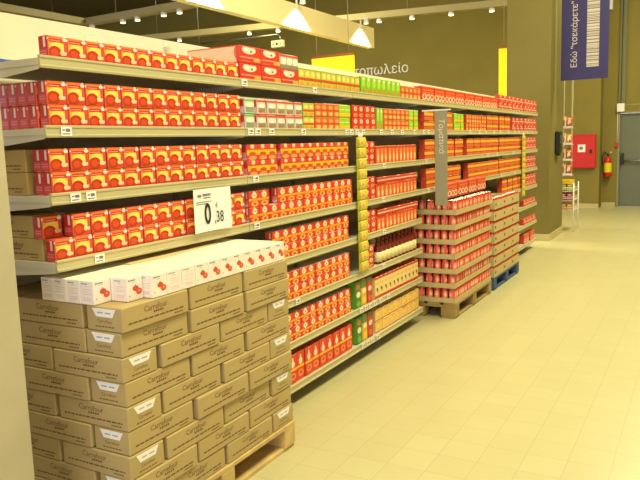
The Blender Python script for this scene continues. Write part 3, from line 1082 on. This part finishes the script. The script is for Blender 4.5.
def tray_mesh(lx, ly, hw, open_ends=False):
    b = MB()
    t = 0.004
    b.box(0, lx, 0, ly, 0, t, tray_m)
    for (x0, x1, y0, y1) in ((0, t, t, ly - t), (lx - t, lx, t, ly - t), (0, lx, 0, t), (0, lx, ly - t, ly)):
        b.box(x0, x1, y0, y1, t, hw, tray_m)
    return b.mesh('tray')


trA = tray_mesh(0.298, 0.396, 0.046)
LAYN = ['lowest', 'second lowest', 'third lowest', 'fourth lowest', 'fifth lowest', 'sixth lowest', 'topmost']
for L in range(7):
    z = 0.1448 + L * 0.1352
    sx = random.uniform(-0.012, 0.010)
    sy = random.uniform(0, 0.014)
    for c in range(2):
        for k in range(3):
            x0, y0 = 0.24 - 0.30 * (c + 1) + sx, 5.976 + sy + k * 0.4005
            o = link('tin_tray', trA, None, (x0, y0, z))
            tag(o, 'cardboard tray of red tins, %s layer, %s from near end, %s column' % (LAYN[L], nth(k), 'aisle-side' if c == 0 else 'shelf-side'),
                'tray', 'trays stacked on the weathered pallet')
            cells = set()
            if c == 0:
                cells |= {(3, j) for j in range(6)}
            if k == 0:
                cells |= {(i, 0) for i in range(4)}
            if L == 6 and c == 0:
                cells |= {(i, j) for i in range(1, 4) for j in range(6)}
            for (i, j) in sorted(cells):
                o = link('red_tin', tin1, None, (x0 + 0.040 + i * 0.0727, y0 + 0.0365 + j * 0.0644, z + 0.0047), random.uniform(0, 6.28))
                tag(o, 'red tin, %s layer, %s %s tray, row %s, tin %s' % (LAYN[L], nth(k), 'aisle-side' if c == 0 else 'shelf-side', nth(i), nth(j)),
                    'tin', 'red tins on the weathered pallet')
# shrink-wrapped multipacks on top of the tins
for k in range(4):
    o = link('red_multipack', K['wavy'][0], None, (0.155, 6.16 + k * 0.315, 0.1448 + 7 * 0.1352 + 0.012), random.uniform(-.03, .03))
    tag(o, 'red multipack with white loops lying on top of the tins, %s from left' % nth(k), 'multipack', 'multipacks on top of the tins')

def high_tray():
    b = MB()
    lx, ly, hw, t = 0.298, 0.368, 0.092, 0.004
    b.box(0, lx, 0, ly, 0, t, tray_m)
    for (x0, x1, y0, y1) in ((0, t, t, ly - t), (lx - t, lx, t, ly - t), (0, lx, 0, t), (0, lx, ly - t, ly)):
        b.box(x0, x1, y0, y1, t, hw, tray_m)
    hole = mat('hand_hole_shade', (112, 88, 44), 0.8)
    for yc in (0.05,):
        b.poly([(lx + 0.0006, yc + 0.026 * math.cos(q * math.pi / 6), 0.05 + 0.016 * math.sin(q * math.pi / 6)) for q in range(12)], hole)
    return b.mesh('tray')


trB = high_tray()
tinB = tin_mesh(0.029, 0.112)
for L in range(7):
    z = 0.1448 + L * 0.1225
    for c in range(2):
        for k in range(3):
            x0, y0 = 0.24 - 0.30 * (c + 1) + random.uniform(-.003, .003) * (1 - c), 7.293 + k * 0.3725
            o = link('tin_tray', trB, None, (x0, y0, z))
            tag(o, 'high-walled cardboard tray on the blue pallet, %s layer, %s from near end, %s' % (LAYN[L], nth(k), 'aisle side' if c == 0 else 'shelf side'),
                'tray', 'trays stacked on the blue pallet')
            if c == 0:
                for j in range(6):
                    o = link('red_tin', tinB, None, (x0 + 0.262, y0 + 0.034 + j * 0.060, z + 0.0047), random.uniform(0, 6.28))
                    tag(o, 'red tin peeping from high tray on blue pallet, %s layer, %s tray, %s tin' % (LAYN[L], nth(k), nth(j)),
                        'tin', 'red tins on the blue pallet')

# ---------------------------------------------------------------- blue hanging film on the top shelf
b = MB()
b.prism([(-0.44, 0.0), (-0.22, 0.0), (-0.26, 0.018), (-0.36, 0.034), (-0.43, 0.03)], 'y', 1.85, 1.98, mat('blue_film', (60, 110, 190), 0.4))
o = b.obj('blue_packet', fix=True)
o.location.z = ZT[0] + 0.0006
tag(o, 'small blue packet lying at the back left of the top shelf', 'packet')

# ---------------------------------------------------------------- fascia, tracks and signs above
fas_m = mat('fascia_paint', (238, 222, 168), 0.7)
fas = thing('hanging_fascia', 'long cream fascia beam hanging over the next aisle with lit cones', 'fascia', (0, 0, 0))
MB().box(-3.16, -3.03, 4.2, 11.5, 3.29, 3.63, fas_m).obj('panel', fas)
for y in (5.2, 8.0, 10.6):
    MB().tube((-3.09, y, 3.63), (-3.09, y, CEIL - 0.001), 0.008, alum_m, 6).obj('hanging_rod', fas)
lamp_glow = mat('lamp_glow', (255, 246, 210), 0.4, emit=((255, 240, 190), 6.0))
for k, y in enumerate((6.72, 8.84, 10.95)):
    sp = thing('downlight', 'small white downlight fixed on the cream fascia, %s from the near end' % nth(k), 'lamp', (-3.0, y, 3.62), 0, 'downlights on the fascia')
    MB().box(-0.03, 0.12, -0.02, 0.02, 0.09, 0.105, white_m).box(-0.0302, -0.02, -0.02, 0.02, -0.05, 0.09, white_m).obj('arm', sp)
    MB().lathe([(0.035, 0.02), (0.045, 0.0), (0.045, 0.02), (0.03, 0.09)], white_m, 14, cx=0.075).obj('lamp_housing', sp)
    MB().lathe([(0.034, 0.006), (0.034, 0.012)], lamp_glow, 14, cx=0.075).obj('lamp_lens', sp)
    l = bpy.data.lights.new('downlight_beam', 'SPOT')
    l.energy = 420
    l.color = (1, 0.9, 0.62)
    l.spot_size = math.radians(115)
    l.spot_blend = 0.5
    l.shadow_soft_size = 0.02
    lo = bpy.data.objects.new('downlight_beam', l)
    COL.objects.link(lo)
    lo.parent = sp
    lo.location = (0.085, 0, -0.004)
    lo.rotation_euler = (0, math.radians(0), 0)


def track(label, a, b_, ns, group='lighting tracks'):
    a, b_ = Vector(a), Vector(b_)
    Lg = (b_ - a).length
    ang = math.atan2(b_.y - a.y, b_.x - a.x)
    t = thing('lighting_track', label, 'lighting track', a, ang, group)
    MB().box(0, Lg, -0.09, 0.09, 0, 0.13, mat('track_paint', (168, 154, 104), 0.5)).obj('rail', t)
    for k in range(int(Lg / 3) + 1):
        MB().tube((0.8 + k * 3, 0, 0.13), (0.8 + k * 3, 0, CEIL - a.z - 0.001), 0.006, alum_m, 6).obj('hanging_rod', t)
    for s in ns:
        q = MB().lathe([(0.05, -0.07), (0.06, -0.06), (0.055, 0.0)], white_m, 12, cx=s, cy=-0.02).obj('track_spot', t)
        MB().lathe([(0.046, -0.078), (0.046, -0.071)], lamp_glow, 12, cx=s, cy=-0.02).obj('spot_lens', q)
    return t


track('nearer long lighting track with small spots crossing behind the fascia', (-13.0, 12.3, 4.2), (-0.70, 14.22, 4.2),
      (3.2, 4.4, 6.2, 6.9, 8.3, 9.2, 9.9, 10.7, 11.5))
track('lighting track with bright spots at the upper left', (-8.97, 10.54, 4.2), (-5.0, 10.35, 4.2), (0.1, 1.0, 1.4, 2.1, 2.5))
dt = MB()
dt.box(-9.35, -9.0, 4.0, 10.62, 4.2, 4.34, mat('duct_metal', (150, 138, 96), 0.5, noise=0.05))
o = dt.obj('cable_duct', bev=0.01)
tag(o, 'beige cable duct at upper left, joining the bright lighting track', 'duct')
d2 = MB()
d2.box(-12.5, -9.6, 8.4, 9.0, 4.6, 5.2, MATS['duct_metal'])
d2.tube((-12.5, 8.2, 4.9), (-7.4, 8.2, 4.55), 0.09, MATS['duct_metal'], 12)
tag(d2.obj('air_duct'), 'dull metal air duct with pipe at the top left corner', 'duct')

# exit lamp on its arm
ex = thing('exit_lamp', 'small pale exit lamp box hung on a thin arm above the shelves', 'lamp', (-6.61, 14.0, 3.895))
MB().box(-0.16, 0.16, -0.05, 0.05, 0, 0.16, mat('exit_lamp_white', (232, 222, 170), 0.4)).obj('lamp_body', ex, bev=0.008)
b = MB()
b.lathe([(0.03, -0.054), (0.03, -0.05)], ink_m, 10)
me = b.mesh('exit_mark')
me.transform(Matrix.Translation((0, 0, 0.08)) @ Matrix.Rotation(math.radians(90), 4, 'X') @ Matrix.Translation((0, 0, 0.103)))
link('running_mark', me, ex)
b = MB()
for sgn in (-1, 1):
    b.poly([(sgn * 0.08, -0.0515, 0.06), (sgn * 0.13, -0.0515, 0.08), (sgn * 0.08, -0.0515, 0.10)][::sgn], ink_m)
b.obj('arrow_mark', ex)
MB().tube((0.1, 0, 0.16), (0.02, 0, 0.30), 0.01, alum_m, 6).obj('hanging_arm', ex)
MB().tube((0.02, 0, 0.30), (-2.3, 0.0, 0.30), 0.012, alum_m, 6).obj('long_arm', ex)
MB().tube((-2.3, 0, 0.30), (-2.3, 0.0, CEIL - 3.896), 0.012, alum_m, 6).obj('drop_rod', ex)

# yellow signs
or_m = mat('sign_top_rail', (176, 96, 20), 0.5)
for (xa, xb, y, zt, lab) in ((-3.455, -2.70, 10.0, 3.03, 'bright yellow hanging sign in front of the white wall letters'),
                             (-1.214, -0.46, 13.0, 3.29, 'bright yellow hanging sign half hidden by the olive column')):
    t = thing('yellow_sign', lab, 'sign', ((xa + xb) / 2, y, zt - 0.93), 0, 'yellow hanging signs')
    hw = (xb - xa) / 2
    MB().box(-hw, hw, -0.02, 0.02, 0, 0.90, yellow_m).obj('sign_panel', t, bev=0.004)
    MB().box(-hw, hw, -0.025, 0.025, 0.9005, 0.94, or_m).obj('top_rail', t)
    for sx in (-hw + 0.09, hw - 0.09):
        MB().tube((sx, 0, 0.94), (sx, 0, CEIL - (zt - 0.93) - 0.001), 0.005, alum_m, 6).obj('hanging_wire', t)

# white wall letters
WORD = 'αρτοπωλείο'


def text_right(t):
    return max(v[0] for v in text_mesh(t, 2, 0, 0, 0.03)[0])


sz = 0.346
wx = text_right(WORD)
o = link('wall_lettering', None, None, (-4.50 - wx * sz, YB - 0.0208, 3.385))
for k, ch in enumerate(WORD):
    adv = text_right(WORD[:k + 1]) - text_right(ch)
    b = MB()
    tm = text_mesh(ch, 2, 0, 0, 0.03)
    if ch == 'π':
        # a bar on two legs, drawn in the glyph's own box
        l_, r_ = min(v[0] for v in tm[0]), max(v[0] for v in tm[0])
        h_ = max(v[1] for v in tm[0])
        pts = [(l_, h_), (r_, h_), (r_, h_ - 0.075), (r_ - 0.09, h_ - 0.075), (r_ - 0.09, 0), (r_ - 0.18, 0), (r_ - 0.18, h_ - 0.075),
               (l_ + 0.19, h_ - 0.075), (l_ + 0.17, 0), (l_ + 0.08, 0), (l_ + 0.10, h_ - 0.075), (l_, h_ - 0.075)]
        b.prism([((adv + x) * sz, y * sz) for x, y in pts], 'y', -0.0104, 0.0104, white_m)
    else:
        b.letters(tm, face_mx((adv * sz, 0, 0), sz, (1, 0, 0), (0, 0, 1), 0), white_m)
    b.obj('letter', o, fix=True)
tag(o, 'white Greek lettering mounted high on the dark back wall', 'lettering')

# ---------------------------------------------------------------- blue banner at the far column
navy = mat('banner_navy', (42, 32, 88), 0.6)  # navy and pale print dimmed, holding the shade the banner hangs in
banner_ink = mat('banner_print', (196, 186, 170), 0.6)
bn = thing('hanging_banner', 'dark blue banner with white Greek text and barcode, fixed beside the column', 'banner', (0.13, 11.6, 2.50))
MB().box(0, 0.69, -0.008, 0.008, 0, 1.75, navy).obj('banner_panel', bn)
b = MB()
b.letters(text_mesh('Εδώ "τσεκάρετε"', 2), face_mx((0.235, -0.0085, 0.185), 0.128, (0, 0, 1), (-1, 0, 0)), banner_ink)
b.obj('lettering', bn)
b = MB()
rs = random.Random(3)
b.poly([(0.375, -0.0086, 0.185), (0.555, -0.0086, 0.185), (0.555, -0.0086, 1.45), (0.375, -0.0086, 1.45)], banner_ink)
z = 0.20
while z < 1.43:
    hgt = rs.choice((0.006, 0.009, 0.013, 0.02))
    b.poly([(0.375, -0.0092, z), (0.555, -0.0092, z), (0.555, -0.0092, z + hgt), (0.375, -0.0092, z + hgt)], mat('barcode_grey', (126, 114, 110), 0.6))
    z += hgt + rs.choice((0.008, 0.012, 0.018, 0.03))
b.obj('barcode', bn)
b = MB()
b.box(-0.079, 0.69, -0.012, 0.012, 1.7505, 1.78, alum_m)
b.obj('mounting_arm', bn)
# price checker
pc = thing('price_checker', 'black price checker mounted on the side of the olive column', 'price checker', (0.0515, 11.72, 1.36))
MB().box(0, 0.07, -0.12, 0.12, 0, 0.36, black_m).obj('housing', pc, bev=0.015)
MB().box(0.0705, 0.074, -0.08, 0.08, 0.16, 0.30, mat('checker_screen', (60, 74, 58), 0.15)).obj('screen', pc)
MB().box(0.02, 0.06, -0.06, 0.06, -0.03, -0.0005, black_m).obj('scan_window', pc)

# ---------------------------------------------------------------- snack rack behind the column
rk = thing('snack_rack', 'white pole rack hung from above with four snack trays behind the olive column', 'rack', (0.06, 12.62, 0))
for xx in (-0.055, 0.085):
    MB().tube((xx, 0.0, 0.95), (xx, 0.0, CEIL - 0.002), 0.014, white_m, 8).obj('pole', rk)
bag_cols = [((196, 70, 40), (240, 220, 190)), ((210, 120, 50), (250, 236, 210)), ((150, 60, 40), (240, 206, 170)), ((190, 50, 60), (244, 226, 206))]
for i, z in enumerate((1.77, 1.49, 1.22, 0.97)):
    b = MB()
    b.box(-0.09, 0.12, -0.16, -0.016, z, z + 0.006, white_m)
    b.box(-0.09, 0.12, -0.164, -0.160, z, z + 0.035, white_m)
    b.obj('tray', rk)
    c1, c2 = bag_cols[i]
    for k in range(2):
        bm_ = pmat('snack_bag_%d%d' % (i, k), c1 if k else c2, [('e', 0.5, 0.5, 0.3, 0.25, c2 if k else c1), ('r', 0.1, 0.75, 0.9, 0.88, (230, 200, 120)), ('e', 0.6, 0.3, 0.15, 0.12, (120, 60, 40))])
        s = MB()
        s.prism([(-0.13, 0.0), (-0.10, 0.0), (-0.06, 0.05), (-0.055, 0.12), (-0.075, 0.19), (-0.08, 0.19), (-0.115, 0.12), (-0.135, 0.05)], 'x', -0.045, 0.045, bm_)
        m_ = s.mesh('snack_bag', 0.004, True)
        for p in m_.polygons:
            for li, vi in zip(p.loop_indices, p.vertices):
                v = m_.vertices[vi].co
                m_.uv_layers[0].data[li].uv = ((v.x + 0.045) / 0.09, v.z / 0.19)
        o = link('snack_bag', m_, None, (0.06 - 0.038 + k * 0.098, 12.62, z + 0.0068))
        tag(o, 'snack bag on the %s tray of the white pole rack, %s one' % (['top', 'second', 'third', 'lowest'][i], 'right' if k else 'left'), 'snack bag', 'snack bags on the pole rack')

# ---------------------------------------------------------------- wire display stand
ws = thing('wire_stand', 'low white wire display stand behind the olive column', 'display stand', (0, 0, 0))
SX0, SX1, SY0, SY1 = -0.34, 0.215, 12.46, 12.95
for xx in (SX0, SX1):
    for yy in (SY0, SY1):
        MB().tube((xx, yy, 0), (xx, yy, 0.84), 0.011, white_m, 8).obj('leg', ws)
for z in (0.36, 0.54, 0.70):
    b = MB()
    b.box(SX0, SX1, SY0, SY1, z - 0.006, z, white_m)
    for zz in (z + 0.03, z + 0.06):
        for (p, q) in (((SX0, SY0), (SX1, SY0)), ((SX1, SY0), (SX1, SY1))):
            b.tube((p[0], p[1], zz), (q[0], q[1], zz), 0.004, white_m, 6)
    b.obj('basket_shelf', ws)
GOODS = [(0.36, ((196, 150, 60), (210, 60, 40)), 'amber'), (0.54, ((150, 60, 80), (200, 90, 120)), 'purple'), (0.70, ((120, 150, 50), (230, 190, 60)), 'green')]
for gi, (z, cols, cn) in enumerate(GOODS):
    gm = pmat('stand_pack_%d' % gi, cols[0], [('r', 0.0, 0.3, 1.0, 0.55, cols[1]), ('r', 0.2, 0.7, 0.8, 0.85, (236, 214, 150))])
    me = MB().box(-0.046, 0.046, 0, 0.3, 0, 0.12, gm).mesh('pack', 0.004)
    for k in range(5):
        o = link('small_pack', me, None, (SX0 + 0.065 + k * 0.105, SY0 + 0.03, z + 0.0006))
        tag(o, 'small %s pack on the %s shelf of the wire stand, %s from left' % (cn, ['lower', 'middle', 'upper'][gi], nth(k)), 'pack', 'packs on the wire stand')
b = MB().box(SX0 + 0.01, SX1 - 0.06, SY0 + 0.02, SY1 - 0.02, 0.822, 0.875, mat('yellow_card', (232, 190, 40), 0.6))
tag(b.obj('yellow_box'), 'flat yellow box lying on top of the wire stand packs', 'box')

# ---------------------------------------------------------------- back wall equipment
hy = thing('hydrant_cabinet', 'square red fire hydrant cabinet on the back wall', 'fire cabinet', (-0.28, 16.799, 0.915))
MB().box(-0.275, 0.275, -0.11, 0, 0, 0.75, red_m).obj('cabinet_body', hy, bev=0.008)
MB().box(-0.25, 0.25, -0.118, -0.1105, 0.025, 0.725, red_m).obj('cabinet_door', hy, bev=0.003)
st = MB().box(-0.10, 0.06, -0.1205, -0.1185, 0.36, 0.53, paper_m).obj('white_sticker', hy)
b = MB()
b.lathe([(0.04, 0), (0.04, 0.001)], grey_ink, 12)
m_ = b.mesh('sticker_print')
m_.transform(Matrix.Translation((-0.03, -0.1208, 0.45)) @ Matrix.Rotation(math.radians(90), 4, 'X'))
link('sticker_print', m_, st)
MB().box(0.15, 0.20, -0.13, -0.1185, 0.33, 0.42, black_m).obj('latch', hy, bev=0.004)

fx = thing('fire_extinguisher', 'red fire extinguisher with yellow label hanging on the recessed wall', 'fire extinguisher', (0.215, 17.08, 0.70))
MB().lathe([(0.07, 0), (0.085, 0.02), (0.085, 0.36), (0.07, 0.41), (0.03, 0.445), (0.028, 0.46)], red_m, 20).obj('cylinder', fx)
MB().lathe([(0.0865, 0.10), (0.0865, 0.31)], mat('extinguisher_label', (232, 214, 30), 0.5), 20, caps=False).obj('yellow_label', fx)
b = MB()
b.box(-0.02, 0.02, -0.02, 0.02, 0.46, 0.50, black_m)
b.box(-0.10, 0.02, -0.012, 0.012, 0.50, 0.515, black_m)
b.obj('valve_handle', fx)
b = MB()
pts = [(0.02, -0.02, 0.48), (-0.06, -0.03, 0.56), (-0.11, -0.03, 0.52), (-0.118, -0.02, 0.40), (-0.112, -0.01, 0.26)]
for p, q in zip(pts, pts[1:]):
    b.tube(p, q, 0.011, black_m, 8)
b.obj('hose', fx)
MB().lathe([(0.018, 0.53), (0.018, 0.56)], white_m, 10, cx=0.06).obj('pressure_gauge', fx)
MB().box(-0.03, 0.03, 0.086, 0.118, 0.28, 0.40, black_m).obj('wall_bracket', fx)

jb = MB().box(0.37, 0.53, 17.10, 17.198, 2.15, 2.335, white_m).obj('junction_box', bev=0.008)
tag(jb, 'white box at the foot of the wall trunking beside the door', 'junction box')
cp = thing('alarm_call_point', 'small red alarm call point on a thin white pipe beside the door', 'alarm', (0.385, 17.17, 1.36))
MB().box(-0.035, 0.035, -0.025, 0.015, 0, 0.09, red_m).obj('call_button_box', cp, bev=0.005)
MB().tube((0, 0.0, 0.09), (0, 0.0, 0.788), 0.008, white_m, 6).obj('cable_pipe', cp)
sp = MB().box(0.15, 0.235, 17.1, 17.198, 4.40, 4.75, white_m).obj('wall_speaker', bev=0.01)
tag(sp, 'narrow white box high on the recessed wall above the banner', 'speaker')

# ceiling lamps (fixtures of the area lights, the added fascia fill among them)
for k, (_lx, _ly, _le) in enumerate(LAMPS):
    t = thing('ceiling_lamp', 'square flat ceiling lamp, %s of the overhead lamps' % nth(k), 'lamp', (_lx, _ly, CEIL - 0.15), 0, 'ceiling lamps')
    MB().box(-0.85, 0.85, -0.85, 0.85, 0.03, 0.149, white_m).obj('lamp_housing', t)
